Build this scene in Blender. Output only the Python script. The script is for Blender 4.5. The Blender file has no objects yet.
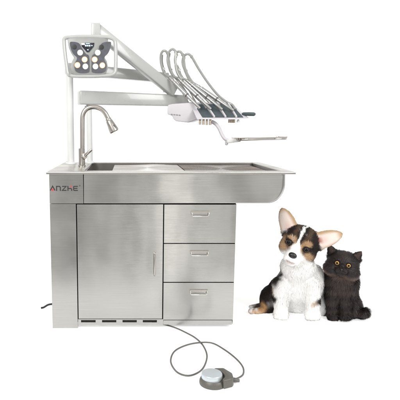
import bpy, bmesh, math, random
import numpy as np
from mathutils import Vector, Matrix

random.seed(4)
rng = np.random.default_rng(11)
scn = bpy.context.scene
COL = scn.collection
R = math.radians

# ------------------------------------------------------------------ camera
F, CX, CY = 500.0, 130.0, 200.0          # focal length and principal point, for a 400 px wide frame
TILT, DIST, CAMZ = R(8.3), 2.47, 1.038
cam_d = bpy.data.cameras.new('camera')
cam = bpy.data.objects.new('camera', cam_d)
COL.objects.link(cam)
cam.location = (0, -DIST, CAMZ)
cam.rotation_euler = (R(90) - TILT, 0, 0)
cam_d.sensor_width = 36
cam_d.lens = 36 * F / 400
cam_d.shift_x = (200 - CX) / 400
cam_d.clip_end = 200
cam_d.clip_start = 0.05
scn.camera = cam
CAM = Vector((0, -DIST, CAMZ))


def ray(px, py):
    dx, dy = (px - CX) / F, -(py - CY) / F
    return Vector((dx, math.cos(TILT) + dy * math.sin(TILT), -math.sin(TILT) + dy * math.cos(TILT)))


def P(px, py, Y):                          # point of the place seen at (px, py), at depth Y
    d = ray(px, py)
    return CAM + d * ((Y + DIST) / d.y)


def G(px, py, z=0.0):                      # point at height z
    d = ray(px, py)
    return CAM + d * ((z - CAMZ) / d.z)


# ------------------------------------------------------------------ materials
def new_mat(name):
    m = bpy.data.materials.new(name)
    m.use_nodes = True
    nt = m.node_tree
    return m, nt, nt.nodes['Principled BSDF']


def paint(name, col, rough=0.4, metal=0.0, var=0.06, bump=0.0, scale=40, coat=0.0, spec=0.5):
    m, nt, b = new_mat(name)
    n = nt.nodes
    tc = n.new('ShaderNodeTexCoord')
    nz = n.new('ShaderNodeTexNoise')
    nz.inputs['Scale'].default_value = scale
    nz.inputs['Detail'].default_value = 5
    nt.links.new(tc.outputs['Object'], nz.inputs['Vector'])
    rp = n.new('ShaderNodeValToRGB')
    rp.color_ramp.elements[0].position = 0.3
    rp.color_ramp.elements[1].position = 0.7
    rp.color_ramp.elements[0].color = tuple(c * (1 - var) for c in col) + (1,)
    rp.color_ramp.elements[1].color = tuple(min(1, c * (1 + var)) for c in col) + (1,)
    nt.links.new(nz.outputs['Fac'], rp.inputs['Fac'])
    nt.links.new(rp.outputs['Color'], b.inputs['Base Color'])
    mr = n.new('ShaderNodeMapRange')
    mr.inputs['To Min'].default_value = rough * 0.85
    mr.inputs['To Max'].default_value = min(1, rough * 1.15)
    nt.links.new(nz.outputs['Fac'], mr.inputs['Value'])
    nt.links.new(mr.outputs['Result'], b.inputs['Roughness'])
    b.inputs['Metallic'].default_value = metal
    b.inputs['Coat Weight'].default_value = coat
    b.inputs['Specular IOR Level'].default_value = spec
    if bump:
        bp = n.new('ShaderNodeBump')
        bp.inputs['Strength'].default_value = bump
        bp.inputs['Distance'].default_value = 0.002
        nt.links.new(nz.outputs['Fac'], bp.inputs['Height'])
        nt.links.new(bp.outputs['Normal'], b.inputs['Normal'])
    return m


def brushed(name, col=(0.43, 0.426, 0.41), rough=0.19, vert=False, wav=0.07, top=False):
    """brushed sheet steel: fine directional scratches, smudges and slightly buckled sheet"""
    m, nt, b = new_mat(name)
    n = nt.nodes
    L = nt.links.new
    tc = n.new('ShaderNodeTexCoord')
    oi = n.new('ShaderNodeObjectInfo')
    mp = n.new('ShaderNodeMapping')
    mp.inputs['Scale'].default_value = (700, 8, 6) if vert else ((9, 700, 700) if top else (5, 60, 900))
    L(tc.outputs['Object'], mp.inputs['Vector'])
    nz = n.new('ShaderNodeTexNoise')
    nz.inputs['Scale'].default_value = 1
    nz.inputs['Detail'].default_value = 3
    L(mp.outputs['Vector'], nz.inputs['Vector'])
    sm = n.new('ShaderNodeTexNoise')
    sm.noise_dimensions = '4D'
    sm.inputs['Scale'].default_value = 5
    sm.inputs['Detail'].default_value = 6
    L(tc.outputs['Object'], sm.inputs['Vector'])
    sc = n.new('ShaderNodeMath'); sc.operation = 'MULTIPLY'; sc.inputs[1].default_value = 40
    L(oi.outputs['Random'], sc.inputs[0])
    L(sc.outputs[0], sm.inputs['W'])
    mixf = n.new('ShaderNodeMath'); mixf.operation = 'MULTIPLY_ADD'
    mixf.inputs[1].default_value = 0.45
    L(nz.outputs['Fac'], mixf.inputs[0])
    s2 = n.new('ShaderNodeMath'); s2.operation = 'MULTIPLY'; s2.inputs[1].default_value = 0.55
    L(sm.outputs['Fac'], s2.inputs[0])
    L(s2.outputs[0], mixf.inputs[2])
    rp = n.new('ShaderNodeValToRGB')
    rp.color_ramp.elements[0].position = 0.3
    rp.color_ramp.elements[1].position = 0.7
    rp.color_ramp.elements[0].color = tuple(c * 0.86 for c in col) + (1,)
    rp.color_ramp.elements[1].color = tuple(min(1, c * 1.1) for c in col) + (1,)
    L(mixf.outputs[0], rp.inputs['Fac'])
    L(rp.outputs['Color'], b.inputs['Base Color'])
    mr = n.new('ShaderNodeMapRange')
    mr.inputs['From Min'].default_value = 0.3
    mr.inputs['From Max'].default_value = 0.7
    mr.inputs['To Min'].default_value = rough * 0.8
    mr.inputs['To Max'].default_value = rough * 1.25
    L(sm.outputs['Fac'], mr.inputs['Value'])
    L(mr.outputs['Result'], b.inputs['Roughness'])
    b.inputs['Metallic'].default_value = 1
    b.inputs['Anisotropic'].default_value = 0.9
    tg = n.new('ShaderNodeTangent'); tg.direction_type = 'RADIAL'; tg.axis = 'Z'
    if not top:
        L(tg.outputs['Tangent'], b.inputs['Tangent'])
        b.inputs['Anisotropic Rotation'].default_value = 0.25
    # buckle (large, soft) then scratches (fine)
    bk = n.new('ShaderNodeTexNoise'); bk.noise_dimensions = '4D'
    bk.inputs['Scale'].default_value = 1.0
    bk.inputs['Detail'].default_value = 1
    mpb = n.new('ShaderNodeMapping')
    mpb.inputs['Scale'].default_value = (7.0, 3, 2.2)
    L(tc.outputs['Object'], mpb.inputs['Vector'])
    L(mpb.outputs['Vector'], bk.inputs['Vector'])
    L(sc.outputs[0], bk.inputs['W'])
    b1 = n.new('ShaderNodeBump'); b1.inputs['Strength'].default_value = wav; b1.inputs['Distance'].default_value = 0.03
    L(bk.outputs['Fac'], b1.inputs['Height'])
    b2 = n.new('ShaderNodeBump'); b2.inputs['Strength'].default_value = 0.12; b2.inputs['Distance'].default_value = 0.0006
    L(nz.outputs['Fac'], b2.inputs['Height'])
    L(b1.outputs['Normal'], b2.inputs['Normal'])
    L(b2.outputs['Normal'], b.inputs['Normal'])
    return m


def glow(name, col, strength):
    m, nt, b = new_mat(name)
    b.inputs['Base Color'].default_value = col + (1,)
    b.inputs['Emission Color'].default_value = col + (1,)
    b.inputs['Emission Strength'].default_value = strength
    b.inputs['Roughness'].default_value = 0.15
    return m


def vcol(name, rough=0.75, spec=0.2, sheen=0.0):
    m, nt, b = new_mat(name)
    a = nt.nodes.new('ShaderNodeAttribute')
    a.attribute_name = 'Col'
    nt.links.new(a.outputs['Color'], b.inputs['Base Color'])
    b.inputs['Roughness'].default_value = rough
    b.inputs['Specular IOR Level'].default_value = spec
    b.inputs['Sheen Weight'].default_value = sheen
    return m


M = dict(
    steel=brushed('brushed_steel'),
    steel_top=brushed('brushed_steel_top', col=(0.50, 0.485, 0.46), rough=0.3, wav=0.1, top=True),
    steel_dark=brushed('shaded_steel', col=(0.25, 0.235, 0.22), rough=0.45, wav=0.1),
    gap=paint('seam_shade', (0.015, 0.014, 0.013), 0.7),  # steel carcass coloured near black, shade inside the seams put into its colour
    chrome=paint('polished_steel', (0.62, 0.60, 0.57), 0.2, metal=1, var=0.05, scale=25),
    nickel=paint('brushed_nickel', (0.45, 0.425, 0.395), 0.28, metal=1, var=0.03, scale=14),
    white=paint('white_enamel', (0.62, 0.63, 0.63), 0.35, var=0.02, coat=0.2, scale=12),
    grey_paint=paint('pale_grey_enamel', (0.42, 0.432, 0.42), 0.28, var=0.03, coat=0.25, scale=12),
    lilac=paint('white_plastic', (0.53, 0.517, 0.545), 0.4, var=0.02, scale=15),
    bezel=paint('lamp_grey_plastic', (0.24, 0.248, 0.243), 0.4, var=0.04),
    wing=paint('smoked_panel', (0.075, 0.08, 0.095), 0.15, var=0.15, coat=0.5),
    display=paint('display_black', (0.006, 0.008, 0.014), 0.1, coat=0.5),
    blue=glow('display_blue', (0.45, 0.62, 0.95), 0.8),
    ledw=glow('led_cool', (0.95, 0.98, 1.0), 1.6),
    ledy=glow('led_warm', (1.0, 0.86, 0.66), 1.0),
    reflector=paint('led_reflector', (0.62, 0.42, 0.22), 0.3, metal=0.8),
    slate=paint('slate_rubber', (0.055, 0.075, 0.083), 0.55, var=0.15),
    hose=paint('grey_silicone_hose', (0.28, 0.285, 0.275), 0.25, var=0.08),
    tubecol=paint('handpiece_steel', (0.43, 0.435, 0.43), 0.3, metal=0.8, var=0.06),
    brass=paint('bronze_fitting', (0.34, 0.29, 0.23), 0.35, metal=0.9, var=0.15),
    pedal=paint('pedal_cast_grey', (0.105, 0.102, 0.088), 0.45, metal=0.3, var=0.10, bump=0.25, scale=320),
    pad=paint('pedal_pad', (0.50, 0.54, 0.565), 0.35, metal=0.4, var=0.04, bump=0.15, scale=300),
    cable=paint('grey_cable', (0.10, 0.097, 0.09), 0.45, var=0.1),
    black=paint('black_rubber', (0.012, 0.012, 0.012), 0.5),
    ink=paint('printed_black', (0.02, 0.018, 0.017), 0.5, var=0.1),
    red=paint('printed_red', (0.62, 0.015, 0.03), 0.5, var=0.05),
    fur=vcol('fur', 0.7, 0.15, 0.0),
    cat_fur=vcol('glossy_fur', 0.45, 0.32),
    skin=vcol('undercoat', 0.8, 0.1),
    nose=paint('wet_nose', (0.008, 0.007, 0.008), 0.25, var=0.2, bump=0.5, scale=2.0),
    eye=vcol('eyeball', 0.07, 0.13),
    mouth=paint('dark_lips', (0.05, 0.03, 0.03), 0.5),
)

# ------------------------------------------------------------------ object helpers
def tag(o, label=None, cat=None, group=None, kind=None):
    if label: o['label'] = label
    if cat: o['category'] = cat
    if group: o['group'] = group
    if kind: o['kind'] = kind
    return o


def thing(name, label, cat, loc, group=None):
    o = bpy.data.objects.new(name, None)
    COL.objects.link(o)
    o.location = loc
    o.empty_display_size = 0.05
    return tag(o, label, cat, group)


def root_of(o):
    while o.parent: o = o.parent
    return o


def obj(name, bm, mat, parent=None, sharp=35, offset=True):
    me = bpy.data.meshes.new(name)
    if parent is not None and offset:
        bmesh.ops.translate(bm, verts=bm.verts, vec=-Vector(root_of(parent).location))
    bm.normal_update()
    bm.to_mesh(me)
    bm.free()
    o = bpy.data.objects.new(name, me)
    COL.objects.link(o)
    me.materials.append(mat)
    if sharp is not None:
        me.shade_smooth()
        me.set_sharp_from_angle(angle=R(sharp))
    if parent is not None:
        o.parent = parent
    return o


def bevel(bm, w, seg=2, ang=30):
    es = [e for e in bm.edges if len(e.link_faces) == 2 and e.calc_face_angle(0) > R(ang)]
    if es:
        bmesh.ops.bevel(bm, geom=es, offset=w, segments=seg, affect='EDGES', profile=0.5, clamp_overlap=True)


def box(bm, lo, hi):
    x0, y0, z0 = lo; x1, y1, z1 = hi
    v = [bm.verts.new(c) for c in ((x0, y0, z0), (x1, y0, z0), (x1, y1, z0), (x0, y1, z0),
                                   (x0, y0, z1), (x1, y0, z1), (x1, y1, z1), (x0, y1, z1))]
    for f in ((0, 3, 2, 1), (4, 5, 6, 7), (0, 1, 5, 4), (1, 2, 6, 5), (2, 3, 7, 6), (3, 0, 4, 7)):
        bm.faces.new([v[i] for i in f])


def bbox(lo, hi, bev=0.003, seg=2):
    bm = bmesh.new()
    box(bm, lo, hi)
    bevel(bm, bev, seg)
    return bm


def beam(p0, p1, w, h, bev=0.006, up=(0, 0, 1), w1=None, h1=None):
    """square-section bar from p0 to p1; w across, h along 'up'"""
    bm = bmesh.new()
    p0, p1 = Vector(p0), Vector(p1)
    d = (p1 - p0).normalized()
    s = d.cross(Vector(up)).normalized()
    u = s.cross(d).normalized()
    rings = []
    for p, ww, hh in ((p0, w, h), (p1, w1 or w, h1 or h)):
        rings.append([bm.verts.new(p + s * a * ww / 2 + u * b * hh / 2) for a, b in ((-1, -1), (1, -1), (1, 1), (-1, 1))])
    bm.faces.new(rings[0]); bm.faces.new(rings[1][::-1])
    for i in range(4):
        bm.faces.new((rings[0][i], rings[1][i], rings[1][(i + 1) % 4], rings[0][(i + 1) % 4]))
    bmesh.ops.recalc_face_normals(bm, faces=bm.faces)
    bevel(bm, bev, 3)
    return bm


def spline(pts, n=8, closed=False):
    pts = [Vector(p) for p in pts]
    out = []
    N = len(pts)
    rngk = range(N) if closed else range(N - 1)
    for i in rngk:
        if closed:
            a, b, c, d = pts[(i - 1) % N], pts[i], pts[(i + 1) % N], pts[(i + 2) % N]
        else:
            b, c = pts[i], pts[i + 1]
            a = pts[i - 1] if i else b * 2 - c
            d = pts[i + 2] if i + 2 < N else c * 2 - b
        for k in range(n):
            t = k / n
            out.append(0.5 * ((2 * b) + (c - a) * t + (2 * a - 5 * b + 4 * c - d) * t * t + (3 * b - a - 3 * c + d) * t ** 3))
    if not closed:
        out.append(pts[-1])
    return out


def tube(bm, pts, r, seg=12, closed=False, flat=1.0, flat_axis=None):
    """sweep of a circle; r is a number or a list"""
    N = len(pts)
    rs = r if isinstance(r, (list, tuple)) else [r] * N
    nrm = None
    rings = []
    for i in range(N):
        a = pts[i - 1] if (i or closed) else pts[0]
        b = pts[(i + 1) % N] if (i < N - 1 or closed) else pts[-1]
        t = (b - a).normalized()
        if flat_axis is not None:
            nrm = Vector(flat_axis)
            nrm = (nrm - t * nrm.dot(t)).normalized()
        elif nrm is None:
            nrm = t.orthogonal().normalized()
        else:
            nrm = (nrm - t * nrm.dot(t)).normalized()
        bn = t.cross(nrm)
        rings.append([bm.verts.new(pts[i] + (nrm * math.cos(k * 2 * math.pi / seg) * flat + bn * math.sin(k * 2 * math.pi / seg)) * rs[i]) for k in range(seg)])
    for i in range(N if closed else N - 1):
        A, B = rings[i], rings[(i + 1) % N]
        for k in range(seg):
            bm.faces.new((A[k], A[(k + 1) % seg], B[(k + 1) % seg], B[k]))
    if not closed:
        bm.faces.new(rings[0][::-1]); bm.faces.new(rings[-1])
    return bm


def T(pts, r, seg=12, **k):
    return tube(bmesh.new(), [Vector(p) for p in pts], r, seg, **k)


def lathe(prof, base, axis=(0, 0, 1), seg=32):
    """prof: (radius, height) pairs along axis from base"""
    bm = bmesh.new()
    ax = Vector(axis).normalized()
    u = ax.orthogonal().normalized(); v = ax.cross(u)
    base = Vector(base)
    rings = []
    for r, h in prof:
        if r < 1e-6:
            rings.append([bm.verts.new(base + ax * h)])
        else:
            rings.append([bm.verts.new(base + ax * h + (u * math.cos(2 * math.pi * k / seg) + v * math.sin(2 * math.pi * k / seg)) * r) for k in range(seg)])
    for A, B in zip(rings[:-1], rings[1:]):
        for k in range(seg):
            if len(A) == 1 and len(B) == 1: continue
            if len(A) == 1: bm.faces.new((A[0], B[(k + 1) % seg], B[k]))
            elif len(B) == 1: bm.faces.new((A[k], A[(k + 1) % seg], B[0]))
            else: bm.faces.new((A[k], A[(k + 1) % seg], B[(k + 1) % seg], B[k]))
    if len(rings[0]) > 1: bm.faces.new(rings[0][::-1])
    if len(rings[-1]) > 1: bm.faces.new(rings[-1])
    bmesh.ops.recalc_face_normals(bm, faces=bm.faces)
    return bm


def prism(front, back, bev=0.003, seg=2):
    """closed solid between two outlines with the same number of points"""
    bm = bmesh.new()
    a = [bm.verts.new(p) for p in front]
    b = [bm.verts.new(p) for p in back]
    n = len(a)
    bm.faces.new(a); bm.faces.new(b[::-1])
    for i in range(n):
        bm.faces.new((a[i], b[i], b[(i + 1) % n], a[(i + 1) % n]))
    bmesh.ops.recalc_face_normals(bm, faces=bm.faces)
    if bev:
        bevel(bm, bev, seg)
    return bm


def plate(us, vs, holes, fn, thick):
    """sheet of cells us x vs minus the holes, extruded by the vector thick; fn maps (u,v) to a point"""
    bm = bmesh.new()
    g = {}
    def V(i, j):
        if (i, j) not in g: g[i, j] = bm.verts.new(fn(us[i], vs[j]))
        return g[i, j]
    for i in range(len(us) - 1):
        for j in range(len(vs) - 1):
            if (i, j) in holes: continue
            bm.faces.new((V(i, j), V(i + 1, j), V(i + 1, j + 1), V(i, j + 1)))
    r = bmesh.ops.extrude_face_region(bm, geom=bm.faces[:])
    bmesh.ops.translate(bm, verts=[e for e in r['geom'] if isinstance(e, bmesh.types.BMVert)], vec=thick)
    bmesh.ops.recalc_face_normals(bm, faces=bm.faces)
    return bm


# ------------------------------------------------------------------ setting: white studio floor and backdrop
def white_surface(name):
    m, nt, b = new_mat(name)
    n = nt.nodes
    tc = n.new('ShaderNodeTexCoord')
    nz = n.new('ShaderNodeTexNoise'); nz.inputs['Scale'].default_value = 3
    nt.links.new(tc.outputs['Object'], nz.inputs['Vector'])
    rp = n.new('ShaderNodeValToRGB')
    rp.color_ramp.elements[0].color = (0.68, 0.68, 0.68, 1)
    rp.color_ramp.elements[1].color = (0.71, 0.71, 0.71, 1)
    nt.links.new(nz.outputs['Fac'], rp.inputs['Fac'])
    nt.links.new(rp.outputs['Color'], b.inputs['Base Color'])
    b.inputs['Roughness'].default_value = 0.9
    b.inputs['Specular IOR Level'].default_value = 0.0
    b.inputs['Emission Color'].default_value = (1, 1, 1, 1)      # glow added to keep it pure white and wash out contact shadows
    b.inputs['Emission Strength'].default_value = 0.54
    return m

WS = white_surface('white_added_glow')
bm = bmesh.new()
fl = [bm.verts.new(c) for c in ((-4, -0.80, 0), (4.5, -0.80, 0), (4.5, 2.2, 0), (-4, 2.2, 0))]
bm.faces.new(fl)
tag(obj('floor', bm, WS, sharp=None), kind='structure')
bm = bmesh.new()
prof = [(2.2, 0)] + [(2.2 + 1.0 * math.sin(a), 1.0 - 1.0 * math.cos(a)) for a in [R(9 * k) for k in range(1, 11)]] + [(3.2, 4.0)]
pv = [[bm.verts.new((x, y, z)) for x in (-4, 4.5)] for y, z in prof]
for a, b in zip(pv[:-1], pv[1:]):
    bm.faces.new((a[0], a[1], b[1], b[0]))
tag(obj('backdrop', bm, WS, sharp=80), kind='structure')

# ------------------------------------------------------------------ the steel cabinet
RIM_Z = P(100, 172, 0).z
TH = 0.012
YF = 0.014                                        # face of the panels below the rim
YB = G(100, 161.8, RIM_Z).y                       # back edge of the worktop
X = lambda px, py, Y=YF: P(px, py, Y).x
Z = lambda py, Y=YF: P(CX, py, Y).z
xL, xR = X(46, 172, 0), X(296, 172, 0)
cab = thing('dental_cabinet', 'wide brushed stainless steel cabinet with one door, three drawers and an overhanging sink top',
            'cabinet', ((xL + X(236, 324)) / 2, 0.3, 0))

z_ap0 = Z(203.5)                                  # underside of the apron
xs0 = G(84, 170.3, RIM_Z).x
y_in0 = G(84, 170.6, RIM_Z).y
y_in1 = YB - 0.05
xs1 = xR - 0.052
# worktop sheet with the sink opening
bm = plate([xL, xs0, xs1, xR], [0, y_in0, y_in1, YB], {(1, 1)}, lambda u, v: (u, v, RIM_Z), Vector((0, 0, -TH)))
bevel(bm, 0.0025, 2)
top = obj('worktop', bm, M['steel_top'], cab)
# sink tub
bm = bmesh.new()
bz = RIM_Z - 0.15
q = [(xs0, y_in0), (xs1, y_in0), (xs1, y_in1), (xs0, y_in1)]
up_ = [bm.verts.new((x, y, RIM_Z - 0.004)) for x, y in q]
ins = 0.012
dn_ = [bm.verts.new((x, y, bz)) for x, y in ((xs0 + ins, y_in0 + ins), (xs1 - ins, y_in0 + ins), (xs1 - ins, y_in1 - ins), (xs0 + ins, y_in1 - ins))]
for i in range(4):
    bm.faces.new((up_[i], dn_[i], dn_[(i + 1) % 4], up_[(i + 1) % 4]))
bm.faces.new(dn_)
bevel(bm, 0.015, 3, 40)
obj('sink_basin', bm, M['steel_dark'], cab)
# tray plates lying in the sink
gz = RIM_Z - 0.014
xg0 = G(113, 169, gz).x
xg1 = G(181, 168, gz).x
xg2 = xs1 - 0.03
bm = bmesh.new()
cols = []
nseg = 24
for k in range(nseg + 1):
    t = k / nseg
    zz = gz + 0.013 * math.sin(math.pi * min(1, t * 1.0)) ** 2 * (t ** 1.5)
    cols.append([bm.verts.new((xg0 + (xg1 - xg0) * t, y, zz)) for y in (y_in0 + 0.006, y_in1 - 0.006)])
for a, b in zip(cols[:-1], cols[1:]):
    bm.faces.new((a[0], b[0], b[1], a[1]))
r = bmesh.ops.extrude_face_region(bm, geom=bm.faces[:])
bmesh.ops.translate(bm, verts=[e for e in r['geom'] if isinstance(e, bmesh.types.BMVert)], vec=(0, 0, -0.003))
bmesh.ops.recalc_face_normals(bm, faces=bm.faces)
obj('sink_cover', bm, brushed('cover_steel', col=(0.42, 0.40, 0.37), rough=0.3, wav=0.15, top=True), cab)
us = [xg1 + 0.006]
n = 52
w = (xg2 - xg1 - 0.006)
for k in range(n):
    us += [xg1 + 0.006 + w * (k + 0.4) / n, xg1 + 0.006 + w * (k + 0.75) / n]
us.append(xg2)
vs = [y_in0 + 0.006]
hh = (y_in1 - y_in0 - 0.012)
for k in range(10):
    vs += [vs[0] + hh * (k + 0.2) / 10, vs[0] + hh * (k + 0.8) / 10]
vs.append(y_in1 - 0.006)
holes = {(i, j) for i in range(1, len(us) - 1, 2) for j in range(1, len(vs) - 1, 2)}
bm = plate(us, vs, holes, lambda u, v: (u, v, gz), Vector((0, 0, -0.003)))
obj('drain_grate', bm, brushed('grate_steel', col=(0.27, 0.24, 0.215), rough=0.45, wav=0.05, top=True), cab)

# fascia above the column and the long apron with its rounded end
zt = RIM_Z - TH
xA0, xSeam, xA1 = X(49.3, 186), X(83.4, 186), X(287, 178)
obj('side_fascia', bbox((xA0, YF, z_ap0), (xSeam - 0.001, YB - 0.012, zt), 0.0025), M['steel'], cab)
rad = 0.092
pts = [(xSeam + 0.001, zt), (xSeam + 0.001, z_ap0)]
pts += [(xA1 - rad + rad * math.sin(a), z_ap0 + rad - rad * math.cos(a)) for a in [R(7.5 * k) for k in range(13)]]
pts += [(xA1 - 0.001, zt)]
# hollow apron: front skin, underside and rounded end as one bent sheet, its front edge rolled wider round the end
bm = bmesh.new()
npt = len(pts)
rows = []
for i, (x, z) in enumerate(pts):
    if i == 0: nx, nz, rr_ = -1, 0, 0.004
    elif i == 1: nx, nz, rr_ = -0.7, -0.7, 0.004
    elif i == npt - 1: nx, nz, rr_ = 1, 0, 0.028
    else:
        a_ = R(7.5 * (i - 2)); nx, nz = math.sin(a_), -math.cos(a_); rr_ = 0.006 + 0.022 * math.sin(a_) ** 1.5
    row = []
    for k_ in range(9):
        t_ = math.pi / 2 * k_ / 8
        row.append(bm.verts.new((x - nx * rr_ * (1 - math.sin(t_)), YF + rr_ * (1 - math.cos(t_)), z - nz * rr_ * (1 - math.sin(t_)))))
    row.append(bm.verts.new((x, YB - 0.012, z)))
    rows.append(row)
for A_, B_ in zip(rows[:-1], rows[1:]):
    for k_ in range(9):
        bm.faces.new((A_[k_], A_[k_ + 1], B_[k_ + 1], B_[k_]))
bm.faces.new([r_[0] for r_ in rows])
bmesh.ops.recalc_face_normals(bm, faces=bm.faces)
obj('apron', bm, M['steel'], cab, sharp=50)

# column at the left, down to the floor
xC1 = X(76, 215)
obj('side_column', bbox((xA0, YF, 0), (xC1, YB - 0.03, z_ap0 - 0.002), 0.0025), M['steel'], cab)
# carcass behind door and drawers
xD1 = X(236.6, 210)
z_bot = Z(325)
obj('carcass', bbox((xC1 + 0.001, YF + 0.03, z_bot + 0.004), (xD1 - 0.003, YB - 0.04, z_ap0 - 0.002), 0.001), M['gap'], cab)
obj('side_panel', bbox((xD1 - 0.0025, YF + 0.006, z_bot + 0.003), (xD1, YB - 0.03, z_ap0 - 0.003), 0.0008), M['steel'], cab)
# door
xd0, xd1 = xC1 + 0.005, X(163.1, 215)
z_d0, z_d1 = Z(318.8), z_ap0 - 0.005
door = obj('door', bbox((xd0, YF + 0.002, z_d0), (xd1, YF + 0.024, z_d1), 0.003, 3), M['steel'], cab)
hx = X(154.5, 265)
h0, h1 = Z(275.5), Z(253)
pp = spline([(hx, YF + 0.004, h0), (hx, YF - 0.012, h0 + 0.006), (hx, YF - 0.021, h0 + 0.028), (hx, YF - 0.024, (h0 + h1) / 2),
             (hx, YF - 0.021, h1 - 0.028), (hx, YF - 0.012, h1 - 0.006), (hx, YF + 0.004, h1)], 6)
obj('door_handle', T(pp, 0.0042, 10), M['nickel'], door)
# drawers
xw0, xw1 = X(164.3, 210), X(236.4, 210)
for y0, y1, yh in ((204.6, 243.1, 212.3), (244.0, 282.0, 251.8), (282.9, 319.9, 290.8)):
    za, zb = Z(y1), min(Z(y0), z_ap0 - 0.006)
    dr = obj('drawer', bbox((xw0, YF + 0.002, za), (xw1, YF + 0.024, zb), 0.003, 3), M['steel'], cab)
    xm, zh = (X(191, 212) + X(209.5, 212)) / 2, Z(yh)
    hw = 0.043
    bm = bmesh.new()
    pp = [Vector(p) for p in ((xm - hw, YF + 0.004, zh), (xm - hw, YF - 0.007, zh), (xm - hw, YF - 0.010, zh - 0.004), (xm - hw + 0.001, YF - 0.010, zh - 0.014), (xm - hw + 0.005, YF - 0.010, zh - 0.018),
                              (xm + hw - 0.005, YF - 0.010, zh - 0.018), (xm + hw - 0.001, YF - 0.010, zh - 0.014), (xm + hw, YF - 0.010, zh - 0.004), (xm + hw, YF - 0.007, zh), (xm + hw, YF + 0.004, zh))]
    tube(bm, pp, 0.0026, 8)
    hd = obj('drawer_handle', bm, M['chrome'], dr, sharp=60)
    bm = bmesh.new()
    box(bm, (xm - hw - 0.004, YF - 0.0035, zh - 0.003), (xm + hw + 0.004, YF + 0.0026, zh + 0.006))
    bevel(bm, 0.001)
    obj('handle_plate', bm, M['nickel'], hd)
# plinth strip with four air slots
zs0, zs1 = Z(325), Z(319.4)
za, zb = Z(322.6), Z(320.3)
xsl = [xC1 + 0.002]
for a, b in ((81, 95.6), (102, 116.3), (122.5, 136.8), (142.8, 157)):
    xsl += [X(a, 321), X(b, 321)]
xsl += [X(163.3, 321)]
bm = plate(xsl, [zs0, za, zb, zs1], {(i, 1) for i in (1, 3, 5, 7)}, lambda u, v: (u, YF + 0.003, v), Vector((0, 0.004, 0)))
obj('plinth', bm, M['steel'], cab)
bm = bbox((X(163.5, 321), YF + 0.0045, zs0), (xw1 - 0.004, YF + 0.02, Z(320.6)), 0.001)
obj('plinth', bm, M['steel'], cab)
# bolts on the worktop
for px, py in ((66.5, 163.2), (92.5, 163.0)):
    p = G(px, py, RIM_Z)
    obj('bolt', lathe([(0.008, 0), (0.008, 0.008), (0.006, 0.011), (0, 0.0115)], p, seg=6), M['nickel'], cab)

# printed maker's name: stroke-built letters A N Z H E with red accents
def stroke(bm, pts, wd, y=YF - 0.0012, d=0.0006):
    """flat ribbon of width wd along a polyline in the xz plane with mitred joins"""
    pts = [Vector((p[0], p[1])) for p in pts]
    n = len(pts); L_, R_ = [], []
    for i, p in enumerate(pts):
        d0 = (pts[i] - pts[i - 1]).normalized() if i else (pts[1] - pts[0]).normalized()
        d1 = (pts[i + 1] - pts[i]).normalized() if i < n - 1 else d0
        n0, n1 = Vector((-d0.y, d0.x)), Vector((-d1.y, d1.x))
        m = (n0 + n1).normalized()
        k = wd / 2 / max(0.45, m.dot(n0))
        L_.append(p + m * k); R_.append(p - m * k)
    fa = [(v.x, y, v.y) for v in L_ + R_[::-1]]
    fb = [(x, y + d, z) for x, _, z in fa]
    a = [bm.verts.new(v) for v in fa]; b = [bm.verts.new(v) for v in fb]
    m_ = len(a)
    for i in range(n - 1):
        bm.faces.new((a[i], a[i + 1], a[m_ - 2 - i], a[m_ - 1 - i]))
    for i in range(m_):
        bm.faces.new((a[i], b[i], b[(i + 1) % m_], a[(i + 1) % m_]))

lx0, lx1 = X(50.2, 188), X(78.6, 188)
lz0, lz1 = Z(190.9), Z(185.9)
U, H = (lx1 - lx0) / 5.0, lz1 - lz0
sw = H * 0.20
LT = lambda i, u, v: (lx0 + U * i + U * u, lz0 + H * v)
bm = bmesh.new()
s = 0.1
stroke(bm, [LT(0, 0.02, 0.08), LT(0, 0.43, 0.94), LT(0, 0.84, 0.08)], sw)
stroke(bm, [LT(1, 0.12, 0.0), LT(1, 0.12, 0.9), LT(1, 0.66, 0.9), LT(1, 0.78, 0.72), LT(1, 0.78, 0.0)], sw)
stroke(bm, [LT(2, 0.1, 0.9), LT(2, 0.8, 0.9), LT(2, 0.12, 0.1), LT(2, 0.86, 0.1)], sw)
stroke(bm, [LT(3, 0.12, 0.0), LT(3, 0.12, 1.0)], sw)
stroke(bm, [LT(3, 0.20, 0.48), LT(3, 0.62, 0.48), LT(3, 0.78, 0.34), LT(3, 0.78, 0.0)], sw)
stroke(bm, [LT(4, 0.86, 0.9), LT(4, 0.2, 0.9), LT(4, 0.12, 0.8), LT(4, 0.12, 0.2), LT(4, 0.2, 0.1), LT(4, 0.86, 0.1)], sw)
stroke(bm, [LT(4, 0.20, 0.5), LT(4, 0.8, 0.5)], sw)
bmesh.ops.recalc_face_normals(bm, faces=bm.faces)
logo = obj('logo', bm, M['ink'], cab, sharp=None)
bm = bmesh.new()
c = LT(0, 0.43, 0.2)
rr = H * 0.2
rg = [bm.verts.new((c[0] + rr * math.cos(a), YF - 0.0014, c[1] + rr * math.sin(a))) for a in [2 * math.pi * k / 16 for k in range(16)]]
bm.faces.new(rg)
obj('logo_accent', bm, M['red'], logo, sharp=None)
bm = bmesh.new()
stroke(bm, [LT(3, 0.52, 0.72), LT(3, 0.84, 0.98)], sw * 0.8)
obj('logo_accent', bm, M['red'], logo, sharp=None)
bm = bmesh.new()
c = (lx1 + 0.006, lz1 + 0.001)
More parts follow.
